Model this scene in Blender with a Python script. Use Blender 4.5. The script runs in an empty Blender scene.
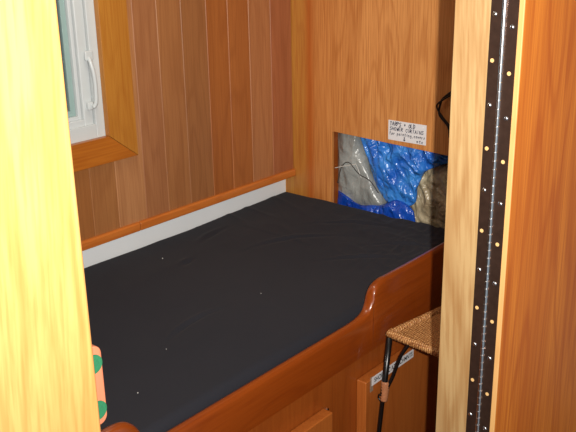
import bpy, bmesh, math, random
from mathutils import Vector, Matrix, noise
random.seed(4)
S = bpy.context.scene
COL = S.collection

# ------------------------------------------------------------------ camera
cam_d = bpy.data.cameras.new('camera'); cam = bpy.data.objects.new('camera', cam_d); COL.objects.link(cam)
cam_d.sensor_width = 36; cam_d.lens = 843.05 / 576 * 36; cam_d.clip_start = 0.02
RX = Vector((0.76398, 0.645003, -0.017467)); RY = Vector((0.198523, -0.260728, -0.94478)); RZ = Vector((-0.613941, 0.718325, -0.327239))
m = Matrix.Identity(4)
for i in range(3):
    m[i][0] = RX[i]; m[i][1] = -RY[i]; m[i][2] = -RZ[i]
m.translation = Vector((0, 0, 1.6))
cam.matrix_world = m
S.camera = cam
# ------------------------------------------------------------------ world, lights, exposure
W = bpy.data.worlds.new('world'); S.world = W; W.use_nodes = True
W.node_tree.nodes['Background'].inputs[0].default_value = (0.80, 0.92, 1.0, 1)
W.node_tree.nodes['Background'].inputs[1].default_value = 0.42

def area(name, loc, target, sx, sy, power, col):
    d = bpy.data.lights.new(name, 'AREA'); d.shape = 'RECTANGLE'; d.size = sx; d.size_y = sy; d.energy = power; d.color = col
    o = bpy.data.objects.new(name, d); COL.objects.link(o); o.location = loc
    o.rotation_euler = (Vector(target) - Vector(loc)).to_track_quat('-Z', 'Y').to_euler()
    return o
flash_at = Vector((0, 0, 1.6)) + RX * 0.050 - RY * 0.030 - RZ * 0.01
fl = area('camera_flash', flash_at, flash_at + RZ * 2 + RX * 0.03 - RY * 0.30, 0.012, 0.008, 17.2, (1.0, 0.965, 0.90))
fl.data.spread = math.radians(105)
area('cabin_lamp_light', (-1.25, 1.1, 2.07), (-1.25, 1.1, 0), 0.5, 0.3, 3.6, (1.0, 0.90, 0.76))
S.view_settings.view_transform = 'Standard'; S.view_settings.look = 'None'
S.view_settings.exposure = 0.0; S.view_settings.gamma = 1.0; S.view_settings.use_curve_mapping = False

# ------------------------------------------------------------------ materials
def lin(c):
    return tuple(((v / 255) / 12.92 if v / 255 <= 0.04045 else ((v / 255 + 0.055) / 1.055) ** 2.4) for v in c) + (1,)
class NT:
    def __init__(s, name):
        s.m = bpy.data.materials.new(name); s.m.use_nodes = True; s.t = s.m.node_tree; s.b = s.t.nodes['Principled BSDF']
    def n(s, typ, **kw):
        x = s.t.nodes.new(typ)
        for k, v in kw.items(): setattr(x, k, v)
        return x
    def l(s, a, b): s.t.links.new(a, b)
    def mix(s, f, a, b, mode='MIX'):
        x = s.n('ShaderNodeMix', data_type='RGBA', blend_type=mode)
        for sock, v in ((x.inputs[0], f), (x.inputs[6], a), (x.inputs[7], b)):
            if hasattr(v, 'is_linked'): s.l(v, sock)
            else: sock.default_value = v
        return x.outputs[2]
    def ramp(s, v, stops):
        x = s.n('ShaderNodeValToRGB'); s.l(v, x.inputs[0]); e = x.color_ramp.elements
        while len(e) < len(stops): e.new(0.5)
        for i, (p, c) in enumerate(stops): e[i].position = p; e[i].color = c if len(c) == 4 else c + (1,)
        return x.outputs[0]
def g(v): return (v, v, v, 1)
def wood(name, base, dark, axis='Z', grain=1.0, rough=0.4, coat=0.0, tone=False, figure=0.6, streaks=None, fine=0.5, slant=0.0, spec=0.5):
    M = NT(name)
    tc = M.n('ShaderNodeTexCoord'); mp = M.n('ShaderNodeMapping'); M.l(tc.outputs['Object'], mp.inputs[0])
    mp.inputs['Rotation'].default_value = (slant, slant, 0)
    co = mp.outputs[0]
    if tone:
        at = M.n('ShaderNodeAttribute', attribute_name='tone')
        of = M.n('ShaderNodeVectorMath', operation='MULTIPLY'); M.l(at.outputs['Color'], of.inputs[0]); of.inputs[1].default_value = (37, 53, 71)
        ad = M.n('ShaderNodeVectorMath', operation='ADD'); M.l(co, ad.inputs[0]); M.l(of.outputs[0], ad.inputs[1]); co = ad.outputs[0]
    def sc(along, across):
        v = [across] * 3; v['XYZ'.index(axis)] = along
        x = M.n('ShaderNodeMapping'); M.l(co, x.inputs[0]); x.inputs['Scale'].default_value = v; return x.outputs[0]
    n1 = M.n('ShaderNodeTexNoise'); M.l(sc(1.3 * grain, 9 * grain), n1.inputs[0]); n1.inputs['Scale'].default_value = 1; n1.inputs['Detail'].default_value = 2
    mu = M.n('ShaderNodeMath', operation='MULTIPLY'); M.l(n1.outputs[0], mu.inputs[0]); mu.inputs[1].default_value = 60
    si = M.n('ShaderNodeMath', operation='SINE'); M.l(mu.outputs[0], si.inputs[0])
    f1 = M.ramp(si.outputs[0], [(0.0, g(0)), (0.55, g(0.25)), (1.0, g(1))])
    n2 = M.n('ShaderNodeTexNoise'); M.l(sc(7 * grain, 260 * grain), n2.inputs[0]); n2.inputs['Scale'].default_value = 1; n2.inputs['Detail'].default_value = 3
    f2 = M.ramp(n2.outputs[0], [(0.42, g(0)), (0.68, g(1))])
    n3 = M.n('ShaderNodeTexNoise'); M.l(sc(0.8, 14), n3.inputs[0]); n3.inputs['Scale'].default_value = 1; n3.inputs['Detail'].default_value = 2
    f3 = M.ramp(n3.outputs[0], [(0.35, g(0)), (0.7, g(1))])
    b = lin(base); d = lin(dark)
    if tone: b = at.outputs['Color']
    if streaks:
        sx = M.n('ShaderNodeSeparateXYZ'); M.l(tc.outputs['Object'], sx.inputs[0])
        wob = M.n('ShaderNodeMath', operation='MULTIPLY_ADD'); M.l(n3.outputs[0], wob.inputs[0]); wob.inputs[1].default_value = 0.012; M.l(sx.outputs[0], wob.inputs[2])
        mr = M.n('ShaderNodeMapRange'); M.l(wob.outputs[0], mr.inputs[0]); mr.inputs[1].default_value = streaks[0]; mr.inputs[2].default_value = streaks[1]
        b = M.ramp(mr.outputs[0], [(p, lin(c)) for p, c in streaks[2]])
    def fm(f, k):
        x = M.n('ShaderNodeMath', operation='MULTIPLY'); M.l(f, x.inputs[0]); x.inputs[1].default_value = k; return x.outputs[0]
    if tone:
        dk = M.mix(1.0, b, lin(dark), 'MULTIPLY')
    else: dk = d
    c = M.mix(fm(f1, 0.35 * figure), b, dk)
    c = M.mix(fm(f2, fine), c, dk)
    c = M.mix(fm(f3, 0.35 * figure), c, dk)
    M.l(c, M.b.inputs['Base Color'])
    bp = M.n('ShaderNodeBump'); M.l(n2.outputs[0], bp.inputs['Height']); bp.inputs['Strength'].default_value = 0.12; bp.inputs['Distance'].default_value = 0.001
    M.l(bp.outputs[0], M.b.inputs['Normal'])
    M.b.inputs['Roughness'].default_value = rough
    M.b.inputs['Specular IOR Level'].default_value = spec; M.b.inputs['Coat Weight'].default_value = coat; M.b.inputs['Coat Roughness'].default_value = 0.12
    return M.m
def plain(name, col, rough=0.5, metal=0.0, noise_s=30, amt=0.12, bump=0.0, **kw):
    M = NT(name)
    tc = M.n('ShaderNodeTexCoord'); n = M.n('ShaderNodeTexNoise'); M.l(tc.outputs['Object'], n.inputs[0]); n.inputs['Scale'].default_value = noise_s; n.inputs['Detail'].default_value = 4
    b = lin(col); d = tuple(v * (1 - amt * 2) for v in b[:3]) + (1,)
    M.l(M.mix(n.outputs[0], b, d), M.b.inputs['Base Color'])
    if bump:
        bp = M.n('ShaderNodeBump'); M.l(n.outputs[0], bp.inputs['Height']); bp.inputs['Strength'].default_value = bump; bp.inputs['Distance'].default_value = 0.002; M.l(bp.outputs[0], M.b.inputs['Normal'])
    M.b.inputs['Roughness'].default_value = rough; M.b.inputs['Metallic'].default_value = metal
    for k, v in kw.items(): M.b.inputs[k.replace('_', ' ')].default_value = v
    return M.m
M = {}
M['cedar'] = wood('cedar_planks', (170, 110, 75), (205, 185, 170), tone=True, rough=0.5, figure=0.8, fine=0.4)
M['panel'] = wood('honey_veneer', (206, 140, 78), (156, 86, 32), figure=0.9, rough=0.42, fine=0.6,
                  streaks=(-0.63, 0.10, [(0.0, (188, 132, 54)), (0.085, (184, 124, 54)), (0.12, (178, 90, 30)), (0.15, (200, 132, 70)), (0.5, (212, 148, 86)), (1.0, (208, 146, 82))]))
M['casing'] = wood('window_casing_wood', (180, 120, 46), (152, 86, 24), rough=0.38, fine=0.5)
M['casing_h'] = wood('window_casing_wood_flat', (178, 104, 32), (146, 72, 18), axis='Y', rough=0.38, fine=0.5)
M['mould'] = wood('ledge_wood', (194, 112, 46), (158, 76, 24), axis='Y', rough=0.35, fine=0.4)
M['rail'] = wood('varnished_cherry', (138, 62, 14), (108, 38, 6), axis='Y', rough=0.32, coat=0.6, figure=0.7, fine=0.3)
M['face'] = wood('cabinet_face', (150, 76, 24), (120, 50, 10), axis='Z', rough=0.4, coat=0.2, figure=0.7, fine=0.4)
M['face_light'] = wood('cabinet_door_wood', (176, 98, 40), (144, 70, 22), axis='Z', rough=0.4, coat=0.2, figure=0.7, fine=0.4)
M['oak'] = wood('pale_oak', (178, 149, 104), (138, 96, 52), axis='Z', rough=0.5, grain=0.7, figure=1.2, fine=0.6, slant=0.05)
M['oak_near'] = wood('pale_oak_near', (180, 130, 72), (156, 94, 36), axis='Z', rough=0.6, grain=0.8, figure=1.3, fine=0.55, slant=0.06)
M['doorwood'] = wood('red_oak_door', (206, 120, 38), (158, 70, 10), axis='Z', rough=0.5, figure=1.5, fine=0.6, grain=0.8, spec=0.15)
M['edge'] = wood('pale_edge_banding', (206, 158, 98), (180, 126, 70), axis='Z', rough=0.5, fine=0.4)
M['white'] = plain('white_vinyl', (200, 205, 206), 0.35, amt=0.03)
M['whitewall'] = plain('white_panel', (238, 241, 243), 0.5, amt=0.04, noise_s=8)
M['spacer'] = plain('grey_green_glazing_spacer', (150, 176, 172), 0.4, amt=0.05)
M['gap'] = plain('dark_gasket', (96, 112, 112), 0.6)
M['floor'] = wood('floor_boards', (130, 80, 44), (100, 56, 28), axis='Y', rough=0.4)
M['ceil'] = plain('ceiling_paint', (215, 205, 188), 0.7, amt=0.04)
M['bronze'] = plain('dark_bronze_leaf', (88, 66, 56), 0.38, 0.75, noise_s=90, amt=0.25)
M['steel'] = plain('bright_steel', (215, 218, 222), 0.22, 1.0, amt=0.05)
M['holewood'] = plain('bare_wood_in_hole', (216, 172, 112), 0.6, amt=0.1)
M['felt'] = plain('green_felt', (14, 96, 60), 0.95, noise_s=400, amt=0.25, bump=0.4)
M['block'] = wood('rub_block_wood', (164, 98, 70), (140, 66, 40), axis='Z', rough=0.5)
M['black'] = plain('black_enamel', (14, 13, 14), 0.3, 0.0, amt=0.1)
M['cord'] = plain('black_cord', (20, 16, 14), 0.5, amt=0.1)
M['paper'] = plain('white_paper', (222, 220, 222), 0.6, amt=0.03)
M['ink'] = plain('blue_black_ink', (30, 34, 66), 0.6, amt=0.02)
M['ink2'] = plain('black_ink', (24, 28, 34), 0.6, amt=0.02)
M['lint'] = plain('white_lint', (215, 215, 210), 0.9)
M['tape'] = plain('clear_tape', (176, 160, 140), 0.2, amt=0.05, Alpha=0.45)
def glass():
    X = NT('window_glass'); X.b.inputs['Base Color'].default_value = (0.9, 0.97, 0.97, 1); X.b.inputs['Roughness'].default_value = 0.02
    X.b.inputs['Transmission Weight'].default_value = 1; X.b.inputs['IOR'].default_value = 1.45
    return X.m
M['glass'] = glass()
def fabric():
    X = NT('charcoal_sheet'); tc = X.n('ShaderNodeTexCoord')
    n = X.n('ShaderNodeTexNoise'); X.l(tc.outputs['Object'], n.inputs[0]); n.inputs['Scale'].default_value = 4; n.inputs['Detail'].default_value = 5
    n2 = X.n('ShaderNodeTexNoise'); X.l(tc.outputs['Object'], n2.inputs[0]); n2.inputs['Scale'].default_value = 900
    X.l(X.mix(n.outputs[0], lin((33, 34, 41)), lin((42, 42, 48))), X.b.inputs['Base Color'])
    bp = X.n('ShaderNodeBump'); X.l(n2.outputs[0], bp.inputs['Height']); bp.inputs['Strength'].default_value = 0.25; bp.inputs['Distance'].default_value = 0.0006
    X.l(bp.outputs[0], X.b.inputs['Normal']); X.b.inputs['Roughness'].default_value = 0.95; X.b.inputs['Specular IOR Level'].default_value = 0.2
    X.b.inputs['Sheen Weight'].default_value = 0.03
    return X.m
M['sheet'] = fabric()
def rattan():
    X = NT('woven_rattan'); tc = X.n('ShaderNodeTexCoord')
    w1 = X.n('ShaderNodeTexWave', bands_direction='X'); w2 = X.n('ShaderNodeTexWave', bands_direction='Y')
    for w in (w1, w2): X.l(tc.outputs['Object'], w.inputs[0]); w.inputs['Scale'].default_value = 58; w.inputs['Distortion'].default_value = 1.5; w.inputs['Detail'].default_value = 1
    a = X.n('ShaderNodeMath', operation='MULTIPLY'); X.l(w1.outputs['Fac'], a.inputs[0]); X.l(w2.outputs['Fac'], a.inputs[1])
    n = X.n('ShaderNodeTexNoise'); X.l(tc.outputs['Object'], n.inputs[0]); n.inputs['Scale'].default_value = 120
    a2 = X.n('ShaderNodeMath', operation='MULTIPLY_ADD'); X.l(n.outputs[0], a2.inputs[0]); a2.inputs[1].default_value = 0.9; X.l(a.outputs[0], a2.inputs[2])
    X.l(X.ramp(a2.outputs[0], [(0.25, lin((120, 72, 36))), (0.6, lin((172, 116, 66))), (1.0, lin((206, 156, 98)))]), X.b.inputs['Base Color'])
    bp = X.n('ShaderNodeBump'); X.l(a2.outputs[0], bp.inputs['Height']); bp.inputs['Strength'].default_value = 0.8; bp.inputs['Distance'].default_value = 0.002; X.l(bp.outputs[0], X.b.inputs['Normal'])
    X.b.inputs['Roughness'].default_value = 0.5
    return X.m
M['rattan'] = rattan()
def wrap(): return plain('tan_wrapping', (190, 124, 84), 0.45, noise_s=200, amt=0.25, bump=0.5)
M['wrap'] = wrap()
def plastic(name, c, d, rough=0.25, s=14, bump=0.7):
    X = NT(name); tc = X.n('ShaderNodeTexCoord'); n = X.n('ShaderNodeTexNoise'); X.l(tc.outputs['Object'], n.inputs[0]); n.inputs['Scale'].default_value = s; n.inputs['Detail'].default_value = 3
    X.l(X.mix(X.ramp(n.outputs[0], [(0.35, g(0)), (0.65, g(1))]), lin(c), lin(d)), X.b.inputs['Base Color'])
    w = X.n('ShaderNodeTexNoise'); X.l(tc.outputs['Object'], w.inputs[0]); w.inputs['Scale'].default_value = 14
    wm = X.n('ShaderNodeMix', data_type='RGBA', blend_type='LINEAR_LIGHT'); wm.inputs[0].default_value = 0.06; mp = X.n('ShaderNodeMapping'); mp.inputs['Rotation'].default_value = (0, 0.5, 0); mp.inputs['Scale'].default_value = (1.1, 1.0, 0.38); X.l(tc.outputs['Object'], mp.inputs[0]); X.l(mp.outputs[0], wm.inputs[6]); X.l(w.outputs[1], wm.inputs[7])
    v = X.n('ShaderNodeTexVoronoi', feature='F1'); X.l(wm.outputs[2], v.inputs[0]); v.inputs['Scale'].default_value = 26
    v2 = X.n('ShaderNodeTexVoronoi', feature='F1'); X.l(wm.outputs[2], v2.inputs[0]); v2.inputs['Scale'].default_value = 70
    ma = X.n('ShaderNodeMath', operation='MULTIPLY_ADD'); X.l(v2.outputs[0], ma.inputs[0]); ma.inputs[1].default_value = 0.4; X.l(v.outputs[0], ma.inputs[2])
    bp = X.n('ShaderNodeBump'); X.l(ma.outputs[0], bp.inputs['Height']); bp.inputs['Strength'].default_value = bump; bp.inputs['Distance'].default_value = 0.012; X.l(bp.outputs[0], X.b.inputs['Normal'])
    X.b.inputs['Roughness'].default_value = rough; X.b.inputs['Specular IOR Level'].default_value = 0.6
    return X.m
M['tarp'] = plastic('blue_tarp', (66, 144, 226), (28, 92, 190))
M['tarp2'] = plastic('deep_blue_tarp', (24, 80, 186), (14, 54, 148))
M['clear'] = plastic('grey_plastic_sheet', (158, 161, 158), (112, 115, 114), 0.3, 9, 0.35)
M['tan'] = plastic('tan_plastic_sheet', (190, 176, 146), (140, 124, 98), 0.3, 20)
M['clear_highlight'] = plain('plastic_fold_highlight', (206, 204, 198), 0.2)  # lighter than the sheet: the folds' highlight put into the colour
M['line'] = plain('grey_line', (70, 68, 66), 0.5)

# ------------------------------------------------------------------ mesh helpers
WL = {}
def obj(name, bm, mat, parent=None, smooth=False, bevel=0.0, seg=2, origin=None):
    vs = [v.co for v in bm.verts]
    lo = Vector([min(v[i] for v in vs) for i in range(3)]); hi = Vector([max(v[i] for v in vs) for i in range(3)])
    o0 = Vector(origin) if origin else Vector(((lo.x + hi.x) / 2, (lo.y + hi.y) / 2, lo.z))
    bmesh.ops.translate(bm, verts=bm.verts, vec=-o0)
    bmesh.ops.recalc_face_normals(bm, faces=bm.faces)
    me = bpy.data.meshes.new(name); bm.to_mesh(me); bm.free()
    me.materials.append(mat)
    if smooth:
        for p in me.polygons: p.use_smooth = True
    o = bpy.data.objects.new(name, me); COL.objects.link(o)
    if parent is not None:
        o.parent = parent; o.location = o0 - WL[parent.name]
    else: o.location = o0
    WL[o.name] = o0
    if bevel:
        b = o.modifiers.new('bevel', 'BEVEL'); b.width = bevel; b.segments = seg; b.limit_method = 'ANGLE'; b.angle_limit = math.radians(40); b.harden_normals = False
        for p in me.polygons: p.use_smooth = True
        w = o.modifiers.new('wn', 'WEIGHTED_NORMAL'); w.keep_sharp = True
    return o
def thing(name, loc, label=None, cat=None, group=None, kind=None):
    o = bpy.data.objects.new(name, None); COL.objects.link(o); o.location = loc; o.empty_display_size = 0.05
    WL[o.name] = Vector(loc); tag(o, label, cat, group, kind); return o
def tag(o, label=None, cat=None, group=None, kind=None):
    for k, v in (('label', label), ('category', cat), ('group', group), ('kind', kind)):
        if v: o[k] = v
    return o
def struct(o, label, cat): return tag(o, label, cat, None, 'structure')
def box(bm, x0, x1, y0, y1, z0, z1):
    vs = [bm.verts.new((x, y, z)) for x in (x0, x1) for y in (y0, y1) for z in (z0, z1)]
    fs = []
    for q in ((0, 1, 3, 2), (4, 6, 7, 5), (0, 4, 5, 1), (2, 3, 7, 6), (0, 2, 6, 4), (1, 5, 7, 3)): fs.append(bm.faces.new([vs[i] for i in q]))
    return fs
def B(*boxes):
    bm = bmesh.new()
    for b in boxes: box(bm, *b)
    return bm
def prism(bm, pts, fn0, fn1):
    a = [bm.verts.new(fn0(p)) for p in pts]; b = [bm.verts.new(fn1(p)) for p in pts]
    bm.faces.new(a); bm.faces.new(b[::-1]); n = len(pts)
    for i in range(n): bm.faces.new([a[i], b[i], b[(i + 1) % n], a[(i + 1) % n]])
def tube(bm, pts, r, seg=10, cap=True):
    pts = [Vector(p) for p in pts]; rings = []; up = None
    for i, p in enumerate(pts):
        t = (pts[min(i + 1, len(pts) - 1)] - pts[max(i - 1, 0)]).normalized()
        if up is None: up = t.orthogonal().normalized()
        up = (up - t * up.dot(t)).normalized(); s = t.cross(up)
        rr = r[i] if isinstance(r, (list, tuple)) else r
        rings.append([bm.verts.new(p + (up * math.cos(a) + s * math.sin(a)) * rr) for a in [2 * math.pi * k / seg for k in range(seg)]])
    for i in range(len(rings) - 1):
        for k in range(seg): bm.faces.new([rings[i][k], rings[i][(k + 1) % seg], rings[i + 1][(k + 1) % seg], rings[i + 1][k]])
    if cap: bm.faces.new(rings[0][::-1]); bm.faces.new(rings[-1])
def cat(pts, n=6):
    P = [Vector(p) for p in pts]; out = []
    for i in range(len(P) - 1):
        p0, p1, p2, p3 = P[max(i - 1, 0)], P[i], P[i + 1], P[min(i + 2, len(P) - 1)]
        for k in range(n):
            t = k / n
            out.append(0.5 * ((2 * p1) + (p2 - p0) * t + (2 * p0 - 5 * p1 + 4 * p2 - p3) * t * t + (3 * p1 - p0 - 3 * p2 + p3) * t ** 3))
    return out + [P[-1]]

# ------------------------------------------------------------------ setting
XW = -1.72          # face of the plank wall
XF = -1.0           # front of the berth
YB = 2.047          # face of the back panel
struct(obj('floor', B((-1.9, 0.5, -0.5, 2.6, -0.04, 0.0)), M['floor']), 'wooden cabin floor', 'floor')
struct(obj('ceiling', B((-1.9, 0.3, -0.5, 2.6, 2.10, 2.14)), M['ceil']), 'pale cabin ceiling', 'ceiling')

# plank wall, one mesh with a hole for the window
edges = [-0.005 + 0.0, 0.084, 0.173, 0.262, 0.351, 0.440, 0.529, 0.618, 0.706, 0.795, 0.884, 0.973, 1.062, 1.151, 1.240, 1.322, 1.417, 1.498, 1.584, 1.678, 1.763, 1.851, 1.947, 2.045]
tones = {23: (166, 102, 64), 22: (174, 116, 72), 21: (164, 98, 46), 20: (160, 94, 42), 19: (150, 98, 56), 18: (160, 106, 62), 17: (162, 108, 68), 16: (178, 124, 80), 15: (160, 106, 60), 14: (156, 100, 52)}
bm = bmesh.new(); lay = bm.loops.layers.float_color.new('tone')
def plank(y0, y1, z0, z1, col, bev=0.0015):
    pts = [(XW - 0.02, y0), (XW - 0.02, y1), (XW - bev, y1), (XW, y1 - bev), (XW, y0 + bev), (XW - bev, y0)]
    n0 = len(bm.faces); bm.faces.ensure_lookup_table()
    before = set(bm.faces)
    prism(bm, pts, lambda p: (p[0], p[1], z0), lambda p: (p[0], p[1], z1))
    for f in bm.faces:
        if f not in before:
            for l in f.loops: l[lay] = col
for i in range(1, len(edges)):
    y0, y1 = edges[i - 1], edges[i]
    c = tones.get(i, random.choice([(160, 104, 70), (156, 92, 52), (168, 112, 82)])); c = lin(c)
    if 0.70 < y0 < 1.30:
        plank(y0, y1, 0.815, 1.085, c); plank(y0, y1, 1.76, 2.10, c)
    else: plank(y0, y1, 0.815, 2.10, c)
struct(obj('wall_left', bm, M['cedar']), 'vertical cedar plank wall with the window', 'wall')
struct(obj('baseboard_left', B((-1.80, -1.757, 0.0, YB, 0.40, 0.8158)), M['whitewall']), 'white strip of wall between the mattress and the wooden ledge', 'baseboard')
# ledge moulding in two lengths meeting at a joint
def ledge(y0, y1):
    bm = bmesh.new()
    pts = [(-1.768, 0.816), (-1.768, 0.836), (-1.7195, 0.841), (-1.714, 0.839), (-1.711, 0.834), (-1.712, 0.816)]
    prism(bm, pts, lambda p: (p[0], y0, p[1]), lambda p: (p[0], y1, p[1])); return bm
struct(obj('trim_1', ledge(1.386, 2.046), M['mould'], bevel=0.0015), 'orange wooden ledge strip at the foot of the planks, far length', 'trim')
struct(obj('trim_2', ledge(0.0, 1.3835), M['mould'], bevel=0.0015), 'orange wooden ledge strip at the foot of the planks, near length under the window', 'trim')

# back panel with the cubby hole
OX0, OX1, OZ0, OZ1 = -1.561, -0.95, 0.66, 0.983
bm = bmesh.new()
Y1 = YB + 0.008
for b in ((-1.80, OX0, YB, Y1, 0, 2.1), (OX0, OX1, YB, Y1, OZ1, 2.1), (OX0, OX1, YB, Y1, 0, OZ0), (OX1, -0.62, YB, Y1, 0, 2.1)): box(bm, *b)
bmesh.ops.remove_doubles(bm, verts=bm.verts, dist=1e-5)
for v in bm.verts:      # the cut-out's top edge runs slightly downhill
    if abs(v.co.z - OZ1) < 1e-4: v.co.z += 0.004 if abs(v.co.x - OX0) < 1e-3 else (-0.016 if abs(v.co.x - OX1) < 1e-3 else 0)
struct(obj('wall_back', bm, M['panel'], origin=(-1.10, YB, 0)), 'honey coloured veneer panel at the head of the bed with a cut-out', 'wall')
for nm, bx, lb_ in (('wall_cubby_left', (OX0 - 0.02, OX0, Y1, 2.44, 0.64, 1.07), 'left side board inside the storage cubby'),
                    ('wall_cubby_right', (OX1, OX1 + 0.02, Y1, 2.44, 0.64, 1.07), 'right side board inside the storage cubby'),
                    ('wall_cubby_back', (OX0, OX1, 2.42, 2.44, 0.64, 1.07), 'back board inside the storage cubby'),
                    ('floor_cubby', (OX0, OX1, Y1, 2.42, 0.64, 0.66), 'floor board of the storage cubby'),
                    ('ceiling_cubby', (OX0, OX1, Y1, 2.42, 1.05, 1.07), 'top board of the storage cubby')):
    struct(obj(nm, B(bx), M['face']), lb_, 'panel')

# near end of the cabin and the partition with the doorway
struct(obj('wall_near', B((-1.90, -0.56, -0.03, -0.006, 0, 2.1)), M['panel']), 'panel at the foot of the berth', 'wall')
struct(obj('wall_outer', B((-1.83, -1.801, -0.03, 2.46, 0, 1.03), (-1.83, -1.801, -0.03, 0.70, 1.03, 2.1), (-1.83, -1.801, 1.40, 2.46, 1.03, 2.1), (-1.83, -1.801, 0.70, 1.40, 1.80, 2.1)), M['whitewall']), 'outer hull wall behind the planks', 'wall')
o = obj('trim_3', B((-0.562, -0.540, -0.006, 0.3768, 0, 2.1)), M['oak_near'], bevel=0.004, seg=3)
struct(o, 'very bright pale oak board edging the left of the doorway', 'trim')
o = obj('trim_4', B((-0.6185, -0.541, 1.10, 1.19, 0, 2.1)), M['oak'], bevel=0.0012)
struct(o, 'pale oak door post carrying the hinge', 'trim')
struct(obj('wall_right', B((-0.61, -0.5435, 1.191, YB - 0.001, 0, 2.1)), M['oak']), 'partition beside the doorway', 'wall')

# ------------------------------------------------------------------ window
w = thing('window_1', (-1.76, 1.0, 1.09), 'white vinyl window in a varnished wood casing', 'window', kind='structure')
yo, yi, zb, zt, yl = 1.388, 1.300, 1.030, 1.82, 0.66
bm = bmesh.new()
def flat(bm, pts, x0, x1): prism(bm, pts, lambda p: (x0, p[0], p[1]), lambda p: (x1, p[0], p[1]))
flat(bm, [(yi, 1.098), (yo, zb), (yo, zt), (yi, zt - 0.07)], -1.7195, -1.702)
flat(bm, [(yl + 0.088, zt - 0.07), (yl, zt), (yl, zb), (yl + 0.088, 1.098)], -1.7195, -1.702)
obj('casing', bm, M['casing'], w, bevel=0.001)
bm = bmesh.new()
flat(bm, [(yl + 0.001, zb), (yo - 0.001, zb), (yi - 0.001, 1.0975), (yl + 0.089, 1.0975)], -1.7195, -1.7022)
flat(bm, [(yl + 0.089, zt - 0.0695), (yi - 0.001, zt - 0.0695), (yo - 0.001, zt), (yl + 0.001, zt)], -1.7195, -1.7022)
obj('casing', bm, M['casing_h'], w, bevel=0.001)
def ring(y0, y1, z0, z1, t, x0, x1):
    return [(x0, x1, y0, y0 + t, z0, z1), (x0, x1, y1 - t, y1, z0, z1), (x0, x1, y0 + t, y1 - t, z0, z0 + t), (x0, x1, y0 + t, y1 - t, z1 - t, z1)]
obj('window_frame', B(*ring(0.71, 1.321, 1.087, 1.758, 0.045, -1.78, -1.7205)), M['white'], w, bevel=0.002)
obj('sash', B(*(ring(0.756, 1.275, 1.120, 1.712, 0.028, -1.775, -1.728))), M['white'], w, bevel=0.003)
obj('sash_bead', B(*(ring(0.785, 1.246, 1.147, 1.683, 0.010, -1.77, -1.736))), M['white'], w, bevel=0.002)
obj('glazing_spacer', B(*(ring(0.796, 1.235, 1.157, 1.672, 0.014, -1.765, -1.745))), M['spacer'], w, bevel=0.001)
obj('gasket', B(*(ring(0.811, 1.220, 1.172, 1.657, 0.003, -1.765, -1.749))), M['gap'], w)
obj('glass_pane', B((-1.758, -1.754, 0.8145, 1.2165, 1.1755, 1.6535)), M['glass'], w)
bm = bmesh.new()
tube(bm, cat([(-1.716, 1.268, 1.300), (-1.710, 1.268, 1.287), (-1.706, 1.271, 1.262), (-1.706, 1.273, 1.23), (-1.708, 1.272, 1.19), (-1.713, 1.266, 1.176)], 5), [0.0045] + [0.0055] * 24 + [0.004], 8)
L = obj('latch', bm, M['white'], w, smooth=True)
obj('latch_plate', B((-1.7205, -1.714, 1.258, 1.282, 1.292, 1.316)), M['white'], L, bevel=0.003)
obj('latch_plate', B((-1.7275, -1.717, 1.255, 1.272, 1.17, 1.19)), M['white'], L, bevel=0.003)

# ------------------------------------------------------------------ berth
b = thing('berth', (-1.4, 1.1, 0), 'built-in wooden bunk with a raised S-curved rail along its front', 'bed')
keys = [(0.0, .816), (0.30, .816), (0.60, .816), (0.69, .817), (0.725, .8175), (0.750, .813), (0.767, .800), (0.779, .779), (0.790, .758), (0.807, .747), (0.84, .744),
        (1.0, .744), (1.2, .744), (1.36, .744), (1.40, .7445), (1.43, .748), (1.452, .757), (1.464, .774), (1.474, .799), (1.489, .811), (1.515, .8165), (1.56, .816), (1.75, .815), (2.045, .815)]
top = [(p.x, p.y) for p in cat([(y, z, 0) for y, z in keys], 8)]
bm = bmesh.new()
# loft of a rounded-top section
rings = []
for y, z in top:
    sec = [(XF, 0.652), (XF, z - 0.009), (XF - 0.0028, z - 0.0028), (XF - 0.009, z), (XF - 0.016, z), (XF - 0.0222, z - 0.0028), (XF - 0.025, z - 0.009), (XF - 0.025, 0.652)]
    rings.append([bm.verts.new((x, y, zz)) for x, zz in sec])
for i in range(len(rings) - 1):
    for k in range(8): bm.faces.new([rings[i][k], rings[i][(k + 1) % 8], rings[i + 1][(k + 1) % 8], rings[i + 1][k]])
bm.faces.new(rings[0][::-1]); bm.faces.new(rings[-1])
o = obj('rail', bm, M['rail'], b, smooth=True)
o.data.polygons.foreach_set('use_smooth', [True] * len(o.data.polygons))
e = o.modifiers.new('es', 'EDGE_SPLIT'); e.split_angle = math.radians(50)
obj('face_frame', B((-1.025, -1.006, 0.0, 2.045, 0.10, 0.651)), M['face'], b)
obj('plinth', B((-1.07, -1.05, 0.0, 2.045, 0.0, 0.10)), M['face'], b)
obj('mattress_board', B((-1.7565, -1.026, 0.0, 2.045, 0.585, 0.600)), M['face'], b)
d2 = obj('door', B((-1.0055, -0.978, 1.41, 1.74, 0.14, 0.598)), M['face_light'], b, bevel=0.003)
d1 = obj('door', B((-1.0055, -0.978, 0.62, 1.285, 0.14, 0.583)), M['face_light'], b, bevel=0.003)
d0 = obj('door', B((-1.0055, -0.978, 0.10, 0.50, 0.14, 0.583)), M['face_light'], b, bevel=0.003)
bm = bmesh.new(); tube(bm, [(-1.0058, 1.30, 0.572), (-1.0035, 1.30, 0.572)], 0.0035, 12)
obj('screw', bm, M['steel'], b)

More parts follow.
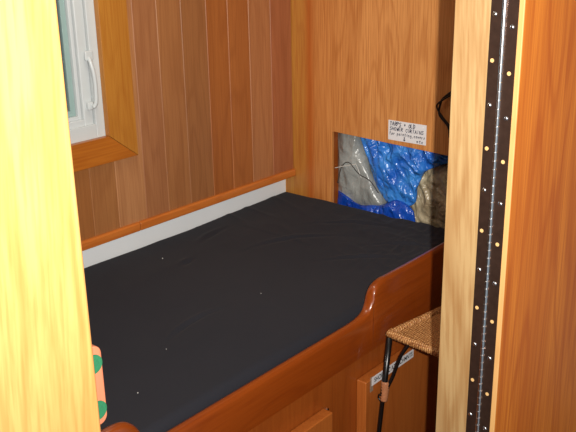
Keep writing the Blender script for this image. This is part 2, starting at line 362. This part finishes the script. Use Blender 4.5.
# mattress
bm = bmesh.new()
x0, x1, y0, y1 = -1.7545, -1.027, 0.04, 2.041
nx, ny = 150, 400
def prof(t, n, e):      # edge rounding 0..1
    return 1.0 if e <= 0 else 1
def topz(u, v):
    x = x0 + (x1 - x0) * u; y = y0 + (y1 - y0) * v
    d = min(x - x0, x1 - x, y - y0, y1 - y)
    z = 0.755 + 0.007 * min(max((y - 1.55) / 0.45, 0), 1)
    r = 0.022
    if d < r: z -= r - math.sqrt(max(r * r - (r - d) ** 2, 0))
    z += 0.004 * noise.noise(Vector((x * 3.2, y * 2.6, 1)))
    n = noise.noise(Vector((x * 9 + y * 2, y * 4 - x * 2, 3.3)))
    z += 0.0025 * (1 - abs(n) * 2) * max(0, noise.noise(Vector((x * 2, y * 2, 9))) + 0.2)
    # long crease near the near end, and pillow-like creases at the head
    n2 = noise.noise(Vector((x * 5 + 4, y * 14 + x * 6, 7.7)))
    z += 0.0022 * max(0, 0.25 - abs(n2)) * 4 * (1 if y > 1.7 else 0.25)
    for cx, cy, dx, dy, ln, wd, dp in CREASE:
        a = (x - cx) * dx + (y - cy) * dy; c = -(x - cx) * dy + (y - cy) * dx + 6 * a * a * 0.3
        k = math.exp(-(a / ln) ** 2)
        z += k * dp * (0.7 * math.exp(-((c - wd * 1.6) / wd) ** 2) - math.exp(-(c / wd) ** 2))
    if y > 1.6:
        q = Vector((x * 16 + y * 5, y * 7 - x * 4, 2.2)); z += 0.005 * (0.5 - abs(noise.noise(q)) * 1.6) * min((y - 1.6) * 4, 1) * min(max((x + 1.55) * 4, 0), 1)
        q = Vector((x * 40 + y * 8, y * 16 - x * 8, 4.2)); z += 0.005 * (0.4 - abs(noise.noise(q)) * 1.6) * min((y - 1.6) * 6, 1) * min(max((x + 1.28) * 8, 0), 1)
    return Vector((x, y, z))
CREASE = [(-1.286, 1.155, -0.14, 0.99, 0.07, 0.006, 0.0055), (-1.556, 1.408, -0.3, 0.95, 0.02, 0.008, 0.006), (-1.652, 1.594, -0.2, 0.97, 0.05, 0.009, 0.005),
          (-1.45, 1.70, 0.5, 0.86, 0.10, 0.008, 0.004), (-1.20, 1.72, 0.8, 0.6, 0.08, 0.007, 0.005), (-1.15, 1.86, 0.9, 0.43, 0.08, 0.006, 0.005), (-1.36, 1.92, 0.9, 0.4, 0.10, 0.007, 0.004)]
grid = [[bm.verts.new(topz(i / nx, j / ny)) for j in range(ny + 1)] for i in range(nx + 1)]
for i in range(nx):
    for j in range(ny): bm.faces.new([grid[i][j], grid[i + 1][j], grid[i + 1][j + 1], grid[i][j + 1]])
per = [grid[i][0] for i in range(nx)] + [grid[nx][j] for j in range(ny)] + [grid[i][ny] for i in range(nx, 0, -1)] + [grid[0][j] for j in range(ny, 0, -1)]
prev = per
for zz in (0.70, 0.66, 0.62, 0.6005):
    cur = [bm.verts.new((v.co.x, v.co.y, zz)) for v in per]
    for k in range(len(per)): bm.faces.new([prev[k], prev[(k + 1) % len(per)], cur[(k + 1) % len(per)], cur[k]])
    prev = cur
bm.faces.new(prev)
mt = obj('mattress', bm, M['sheet'], smooth=True)
tag(mt, 'thin foam mattress in a charcoal black fitted sheet filling the bunk', 'mattress')
bm = bmesh.new()
for x, y in ((-1.621, 1.376), (-1.229, 1.036), (-1.140, 0.883), (-1.261, 1.37)):
    r = random.uniform(0.0009, 0.0016); z = 0.7595
    bmesh.ops.create_icosphere(bm, subdivisions=1, radius=r, matrix=Matrix.Translation((x, y, z)))
o = obj('lint', bm, M['lint'], mt); o['kind'] = 'stuff'; o['label'] = 'white specks of lint'

# ------------------------------------------------------------------ things in the cubby
def lump(name, poly, yc, th, mat, seed, crump=0.012, freq=22, n=46):
    """crumpled plastic bundle whose outline (x, z) is poly, bulging th to each side of yc"""
    cx = sum(p[0] for p in poly) / len(poly); cz = sum(p[1] for p in poly) / len(poly)
    out = cat([(p[0], 0, p[1]) for p in poly + poly[:1]], 14)[:-1]
    bm = bmesh.new(); N = len(out); rings = []
    steps = [k / 40 for k in range(1, 41)]
    def P(o, s, side):
        x = cx + (o.x - cx) * s; z = cz + (o.z - cz) * s
        y = side * th * math.sqrt(max(1 - s ** 2.6, 0))
        q = Vector(((x + z * 0.5) * freq, side * 3 + seed, (z - x * 0.5) * freq * 0.45))
        f = noise.noise(q) ; f2 = noise.noise(q * 2.3 + Vector((5, 1, 2)))
        w = (1 - s ** 8)
        y += side * crump * (abs(f) * -2.0 + abs(f2) * -0.9 + 0.7) * w
        x += 0.006 * noise.noise(q + Vector((9, 9, 9))) ; z += 0.006 * noise.noise(q + Vector((3, 9, 19)))
        return (x, yc + y, z)
    for side in (-1, 1):
        c = bm.verts.new(P(Vector((cx, 0, cz)), 0, side)); prev = None
        for s in (steps if side == -1 else steps[:-1]):
            cur = [bm.verts.new(P(o, s, side)) for o in out]
            if prev is None:
                for k in range(N): bm.faces.new([c, cur[k], cur[(k + 1) % N]])
            else:
                for k in range(N): bm.faces.new([prev[k], cur[k], cur[(k + 1) % N], prev[(k + 1) % N]])
            prev = cur
        if side == -1: rim = prev
        else:
            for k in range(N): bm.faces.new([prev[k], rim[k], rim[(k + 1) % N], prev[(k + 1) % N]])
    return obj(name, bm, mat, smooth=True)
tag(lump('plastic_sheet', [(-1.562, 0.75), (-1.566, 0.88), (-1.562, 1.035), (-1.496, 1.035), (-1.478, 0.96), (-1.445, 0.88), (-1.385, 0.775), (-1.41, 0.75), (-1.50, 0.745)], 2.088, 0.034, M['clear'], 2.1, 0.007, 12),
    'folded grey translucent plastic sheet at the left of the cubby', 'plastic sheet')
tag(lump('tarp', [(-1.500, 1.02), (-1.40, 1.035), (-1.20, 1.035), (-1.06, 1.01), (-1.15, 0.95), (-1.24, 0.905), (-1.268, 0.85), (-1.285, 0.790), (-1.385, 0.785), (-1.452, 0.905)], 2.084, 0.020, M['tarp'], 5.3, 0.016, 24),
    'bright blue crinkled tarp hanging in the middle of the cubby', 'tarp')
tag(lump('tarp', [(-1.558, 0.790), (-1.55, 0.70), (-1.46, 0.67), (-1.27, 0.67), (-1.265, 0.70), (-1.275, 0.775), (-1.33, 0.800), (-1.40, 0.772), (-1.47, 0.760), (-1.52, 0.780)], 2.072, 0.018, M['tarp2'], 8.2, 0.007, 20),
    'darker blue folded tarp lying low along the bottom of the cubby', 'tarp')
tag(lump('plastic_sheet', [(-1.33, 0.672), (-1.345, 0.80), (-1.31, 0.90), (-1.20, 0.98), (-1.06, 0.98), (-0.985, 0.80), (-0.985, 0.67)], 2.145, 0.045, M['tan'], 1.4, 0.012, 20),
    'crumpled tan plastic sheet at the right of the cubby', 'plastic sheet')
cl = bpy.data.objects['plastic_sheet']
for pp in ([(-1.555, 2.052, 0.868), (-1.52, 2.050, 0.880), (-1.475, 2.052, 0.893)], [(-1.475, 2.052, 0.896), (-1.462, 2.051, 0.875), (-1.452, 2.052, 0.852)]):
    bm = bmesh.new(); tube(bm, cat(pp, 5), 0.0016, 6); obj('fold_highlight', bm, M['clear_highlight'], cl, smooth=True)  # raised fold ridges, coloured pale as a painted highlight
# thin grey line lying over the clear sheet
bm = bmesh.new(); tube(bm, cat([(-1.545, 2.054, 0.82), (-1.53, 2.054, 0.875), (-1.50, 2.051, 0.895), (-1.46, 2.050, 0.865), (-1.42, 2.052, 0.85), (-1.39, 2.056, 0.815)], 6), 0.0016, 6)
tag(obj('cord', bm, M['line'], smooth=True), 'thin grey cord looped over the grey plastic sheet', 'cord')

# ------------------------------------------------------------------ handwritten label
STROKES = {
 'T': [[(0, 1), (1, 1)], [(.5, 1), (.5, 0)]], 'A': [[(0, 0), (.5, 1), (1, 0)], [(.2, .4), (.8, .4)]], 'R': [[(0, 0), (0, 1), (.8, .95), (.85, .6), (0, .5), (1, 0)]],
 'P': [[(0, 0), (0, 1), (.8, .95), (.85, .6), (0, .5)]], 'S': [[(.95, .9), (.5, 1), (.05, .8), (.5, .5), (.95, .25), (.5, 0), (0, .1)]], '+': [[(.1, .5), (.9, .5)], [(.5, .8), (.5, .2)]],
 'O': [[(.5, 1), (.05, .75), (.05, .25), (.5, 0), (.95, .25), (.95, .75), (.5, 1)]], 'L': [[(0, 1), (0, 0), (.8, 0)]], 'D': [[(0, 0), (0, 1), (.7, .85), (.95, .5), (.7, .1), (0, 0)]],
 'H': [[(0, 0), (0, 1)], [(1, 0), (1, 1)], [(0, .5), (1, .5)]], 'W': [[(0, 1), (.25, 0), (.5, .7), (.75, 0), (1, 1)]], 'E': [[(.9, 1), (0, 1), (0, 0), (.9, 0)], [(0, .5), (.7, .5)]],
 'C': [[(.95, .85), (.5, 1), (.05, .7), (.05, .3), (.5, 0), (.95, .15)]], 'U': [[(0, 1), (0, .25), (.5, 0), (1, .25), (1, 1)]], 'I': [[(.5, 0), (.5, 1)]], 'N': [[(0, 0), (0, 1), (1, 0), (1, 1)]],
 'f': [[(.8, .95), (.5, 1), (.4, .7), (.4, -.2)], [(.1, .55), (.8, .55)]], 'o': [[(.5, .6), (.1, .4), (.2, 0), (.7, 0), (.9, .4), (.5, .6)]], 'r': [[(.1, .6), (.2, 0)], [(.2, .4), (.5, .6), (.9, .5)]],
 'p': [[(.1, .6), (.1, -.35)], [(.1, .55), (.7, .55), (.8, .15), (.1, .05)]], 'a': [[(.8, .6), (.2, .5), (.15, .05), (.8, .2), (.8, .6), (.95, 0)]], 'i': [[(.5, .6), (.5, 0)], [(.5, .85), (.55, .9)]],
 'n': [[(.1, .6), (.1, 0)], [(.1, .4), (.5, .6), (.8, .4), (.8, 0)]], 't': [[(.5, 1), (.45, 0), (.8, 0)], [(.1, .6), (.9, .6)]], 'g': [[(.8, .55), (.2, .5), (.2, .1), (.8, .15)], [(.8, .6), (.8, -.3), (.2, -.3)]],
 ',': [[(.4, .05), (.3, -.2)]], 'c': [[(.8, .5), (.3, .6), (.1, .3), (.3, 0), (.8, .1)]], 'v': [[(.1, .6), (.4, 0), (.9, .6)]], 'e': [[(.1, .3), (.85, .35), (.5, .6), (.1, .35), (.3, 0), (.8, .1)]], 's': [[(.8, .55), (.2, .5), (.7, .2), (.1, 0)]], ' ': []}
def write(bm, text, x, z, w, h, y, sw):
    """handwriting on a plane facing -y"""
    def seg(a, b_):
        a = Vector(a); b_ = Vector(b_); d = (b_ - a)
        if d.length < 1e-6: return
        d.normalize(); nrm = Vector((-d.y, d.x)) * sw / 2; a = a - d * sw * .3; b_ = b_ + d * sw * .3
        ps = [a + nrm, b_ + nrm, b_ - nrm, a - nrm]
        prism(bm, ps, lambda p: (p.x, y, p.y), lambda p: (p.x, y + 0.0003, p.y))
    n = len(text); cw = w / n
    for k, ch in enumerate(text):
        jx = random.uniform(-.08, .08) * cw; jz = random.uniform(-.08, .08) * h
        for st in STROKES[ch]:
            pts = [(x + k * cw + jx + (p[0] * .72 + p[1] * .1) * cw, z + jz + p[1] * h) for p in st]
            for a, c in zip(pts, pts[1:]): seg(a, c)
lb = thing('paper_label', (-1.288, YB, 0.991), 'white paper label with handwriting stuck on the back panel above the cubby', 'label')
obj('paper', B((-1.353, -1.2235, YB - 0.0009, YB - 0.0002, 0.992, 1.051)), M['paper'], lb)
bm = bmesh.new(); yy = YB - 0.0014
write(bm, 'TARPS + OLD', -1.347, 1.036, 0.088, 0.011, yy, 0.0018)
write(bm, 'SHOWER CURTAINS', -1.347, 1.022, 0.116, 0.010, yy, 0.0015)
write(bm, 'for painting,covers', -1.348, 1.009, 0.122, 0.009, yy, 0.0013)
write(bm, 'etc', -1.256, 0.996, 0.026, 0.008, yy, 0.0013)
prism(bm, [Vector((-1.298, 1.006)), Vector((-1.295, 1.006)), Vector((-1.2955, 0.9985)), Vector((-1.292, 0.9985)), Vector((-1.2965, 0.9935)), Vector((-1.301, 0.9985)), Vector((-1.2975, 0.9985))], lambda p: (p.x, yy, p.y), lambda p: (p.x, yy + .0003, p.y))
obj('handwriting', bm, M['ink'], lb)

# cabinet label (plane facing +x)
lc = thing('door_label', (-0.977, 1.54, 0.585), 'long white printed label on the cupboard door under the bunk, behind the stool leg', 'label')
obj('backing', B((-0.9778, -0.9770, 1.432, 1.612, 0.580, 0.602)), M['paper'], lc)
obj('clear_tape', B((-0.9779, -0.9773, 1.426, 1.438, 0.566, 0.604)), M['tape'], lc)
cu = bpy.data.curves.new('txt', 'FONT'); cu.body = 'SHOP VAC ATTACHMNTS'; cu.size = 0.0165; cu.align_x = 'CENTER'; cu.align_y = 'CENTER'; cu.offset = 0.0003
to = bpy.data.objects.new('txt', cu); COL.objects.link(to); bpy.context.view_layer.update()
me = bpy.data.meshes.new_from_object(to.evaluated_get(bpy.context.evaluated_depsgraph_get()))
bpy.data.objects.remove(to)
bm = bmesh.new(); bm.from_mesh(me)
wd = max(v.co.x for v in bm.verts) - min(v.co.x for v in bm.verts)
bmesh.ops.scale(bm, vec=(0.165 / wd, 1, 1), verts=bm.verts)
bmesh.ops.transform(bm, matrix=Matrix(((0, 0, 1, -0.9766), (1, 0, 0, 1.524), (0, 1, 0, 0.591), (0, 0, 0, 1))), verts=bm.verts)
obj('lettering', bm, M['ink2'], lc)

# ------------------------------------------------------------------ black cord at the right of the back panel
bm = bmesh.new()
tube(bm, cat([(-1.094, YB - .008, 1.20), (-1.134, YB - .010, 1.165), (-1.166, YB - .014, 1.138), (-1.174, YB - .016, 1.118), (-1.176, YB - .013, 1.09), (-1.149, YB - .010, 1.06), (-1.144, YB - .008, 1.03)], 6), 0.0032, 8)
tube(bm, cat([(-1.094, YB - .012, 1.19), (-1.134, YB - .018, 1.155), (-1.172, YB - .022, 1.128), (-1.180, YB - .022, 1.112), (-1.162, YB - .018, 1.085), (-1.134, YB - .012, 1.055)], 6), 0.0026, 8)
tag(obj('cord', bm, M['cord'], smooth=True), 'black looped cord hanging against the back panel beside the door post', 'cord')

# ------------------------------------------------------------------ stool
ST = 0.705
st = thing('rattan_stool', (-0.81, 1.64, 0), 'stool with a woven rattan seat and black metal legs in front of the bunk', 'stool')
A = Vector((-0.965, 1.484, ST)); ux = Vector((0.995, -0.075, 0)).normalized(); uy = Vector((0.16, 0.987, 0)).normalized(); SZ = 0.29
def sp(u, v, z=0): p = A + ux * u * SZ + uy * v * SZ; return Vector((p.x, p.y, ST + z))
bm = bmesh.new(); n = 30
gr = [[bm.verts.new(sp(0.03 + .94 * i / n, 0.03 + .94 * j / n, -0.004 + 0.0016 * math.sin(i * 2.1) * math.sin(j * 2.1))) for j in range(n + 1)] for i in range(n + 1)]
for i in range(n):
    for j in range(n): bm.faces.new([gr[i][j], gr[i + 1][j], gr[i + 1][j + 1], gr[i][j + 1]])
g2 = [[bm.verts.new(sp(0.03 + .94 * i / 1, 0.03 + .94 * j / 1, -0.012)) for j in range(2)] for i in range(2)]
bm.faces.new([g2[0][0], g2[0][1], g2[1][1], g2[1][0]])
obj('seat', bm, M['rattan'], st, smooth=True)
bm = bmesh.new()
cs = [(0, 0), (1, 0), (1, 1), (0, 1)]
pts = []
for k in range(4):
    c0 = cs[k]; c1 = cs[(k + 1) % 4]
    for t in range(24):
        pts.append((c0[0] + (c1[0] - c0[0]) * t / 24, c0[1] + (c1[1] - c0[1]) * t / 24))
def rope(bm, off, tw):
    N = len(pts) * 4; P = []
    for k in range(N + 1):
        i = k // 4; f = (k % 4) / 4; p0 = pts[i % len(pts)]; p1 = pts[(i + 1) % len(pts)]
        u = p0[0] + (p1[0] - p0[0]) * f; v = p0[1] + (p1[1] - p0[1]) * f
        u = 0.5 + (u - 0.5) * 1.0; v = 0.5 + (v - 0.5) * 1.0
        a = k / N * tw * 2 * math.pi + off
        q = sp(u, v, -0.006 + 0.0055 * math.sin(a)); q += (q - sp(.5, .5)).normalized() * 0.0055 * math.cos(a); P.append(q)
    tube(bm, P, 0.0052, 7)
rope(bm, 0, 46); rope(bm, math.pi * 2 / 3, 46); rope(bm, math.pi * 4 / 3, 46)
obj('woven_rim', bm, M['rattan'], st, smooth=True)
for u, v in cs:
    bm = bmesh.new(); su = (u - .5) * 2; sv = (v - .5) * 2
    p0 = sp(u - su * .02, v - sv * .02, -0.012); dirn = (ux * su + uy * sv)
    p1 = p0 + dirn * 0.012 + Vector((0, 0, -(ST - 0.014)))
    p1.z = 0.0
    if (u, v) == (0, 0): p1 = Vector((-0.962, 1.372, 0)); p0 = p0 + Vector((-0.002, -0.012, 0))
    tube(bm, [p0, p0.lerp(p1, .2), p0.lerp(p1, .21), p1], [0.0072, 0.0072, 0.0056, 0.0052], 12)
    lg = obj('leg', bm, M['black'], st, smooth=True)
    # braces curving from under the rim down to the wrapped joint
    j = p0.lerp(p1, 0.20)
    for (du, dv) in ((-su, 0), (0, -sv)):
        if (u, v) == (0, 0) and dv: continue
        bm = bmesh.new(); q = sp(u + du * .20, v + dv * .20, -0.010)
        mid = (q + j) / 2 + Vector((0, 0, -0.004)) + (j - q).cross(Vector((0, 0, 1))).normalized() * 0.0
        tube(bm, cat([q, q.lerp(j, .35) + Vector((0, 0, .012)), q.lerp(j, .75) + Vector((0, 0, .010)) - dirn * 0.004, p0.lerp(p1, 0.205)], 6), 0.0042, 8)
        obj('brace', bm, M['black'], st, smooth=True)
    bm = bmesh.new(); a0 = 0.155; P = []
    for k in range(15): P.append(p0.lerp(p1, a0 + 0.070 * k / 14) + dirn * -0.002)
    tube(bm, P, [0.0106 + 0.0012 * (k % 2) - 0.0002 * k for k in range(15)], 10)
    obj('wrapping', bm, M['wrap'], st, smooth=True)
    bm = bmesh.new(); c = p0.lerp(p1, 0.215)
    tube(bm, cat([c, c - ux * 0.010 + Vector((0, 0, 0.006)), c - ux * 0.013 + Vector((0, 0, -0.004)), c - ux * 0.004 + Vector((0, 0, -0.012))], 5), 0.0022, 6)
    obj('wire_end', bm, M['black'], st, smooth=True)
bm = bmesh.new()
tube(bm, [sp(-.03, -.03, -0.50).lerp(sp(1.03, 1.03, -0.50), t) for t in (0, .5, 1)], 0.004, 8)
tube(bm, [sp(1.03, -.03, -0.506).lerp(sp(-.03, 1.03, -0.506), t) for t in (0, .5, 1)], 0.004, 8)
obj('stretcher', bm, M['black'], st, smooth=True)

# ------------------------------------------------------------------ green-dotted rub block on the left door board
rb = thing('rub_block', (-0.5685, 0.375, 1.178), 'small wooden block with two green felt pads on the edge of the bright left board', 'bumper block')
bm = bmesh.new(); pts = []
ya, yb_, za, zb_ = 0.345, 0.3995, 1.173, 1.252; r = 0.0085
for cx, cz, a0 in ((yb_ - r, za + r, -90), (yb_ - r, zb_ - r, 0), (ya + r, zb_ - r, 90), (ya + r, za + r, 180)):
    for k in range(7): a = math.radians(a0 + 15 * k); pts.append((cx + r * math.cos(a), cz + r * math.sin(a)))
flat(bm, pts, -0.574, -0.5625)
obj('block', bm, M['block'], rb, bevel=0.001)
for z in (1.2355, 1.189):
    bm = bmesh.new(); tube(bm, [(-0.5627, 0.3895, z), (-0.5612, 0.3895, z)], 0.0092, 24)
    obj('felt_pad', bm, M['felt'], rb)

# ------------------------------------------------------------------ open door with piano hinge
dr = thing('door_1', (-0.526, 1.45, 0.02), 'reddish oak cabin door folded fully open on a long piano hinge', 'door', kind='structure')
obj('door_leaf', B((-0.5395, -0.5125, 1.1035, 1.80, 0.02, 2.05)), M['doorwood'], dr, bevel=0.0015)
obj('edge_band', B((-0.5395, -0.5122, 1.1002, 1.1034, 0.02, 2.05)), M['edge'], dr, bevel=0.001)
hg = obj('piano_hinge', B((-0.561, -0.5425, 1.0988, 1.0999, 0.05, 2.04), (-0.5375, -0.5195, 1.0988, 1.1001, 0.05, 2.04)), M['bronze'], dr)
bm = bmesh.new(); z = 0.05; P = []; R_ = []
while z < 2.04:
    for dz, rr in ((0.0, .0023), (0.0006, .0030), (0.0118, .0030), (0.0124, .0023)): P.append((-0.5400, 1.0975, z + dz)); R_.append(rr)
    z += 0.0127
tube(bm, P, R_, 12); obj('knuckle', bm, M['steel'], hg)
def zz(k, off): return 1.4768 - off - k * 0.0640
for leaf, off in ((-0.5545, 0.0), (-0.5275, 0.0161)):
    for k in range(-8, 22):
        z = zz(k, off)
        bm = bmesh.new()
        if k % 2 == 0:
            tube(bm, [(leaf, 1.0990, z), (leaf, 1.0980, z), (leaf, 1.0970, z)], [0.0037, 0.0035, 0.0016], 14); obj('screw', bm, M['steel'], hg, smooth=True)
        else:
            tube(bm, [(leaf, 1.0990, z), (leaf, 1.09865, z)], 0.0030, 16); obj('screw_hole', bm, M['holewood'], hg)
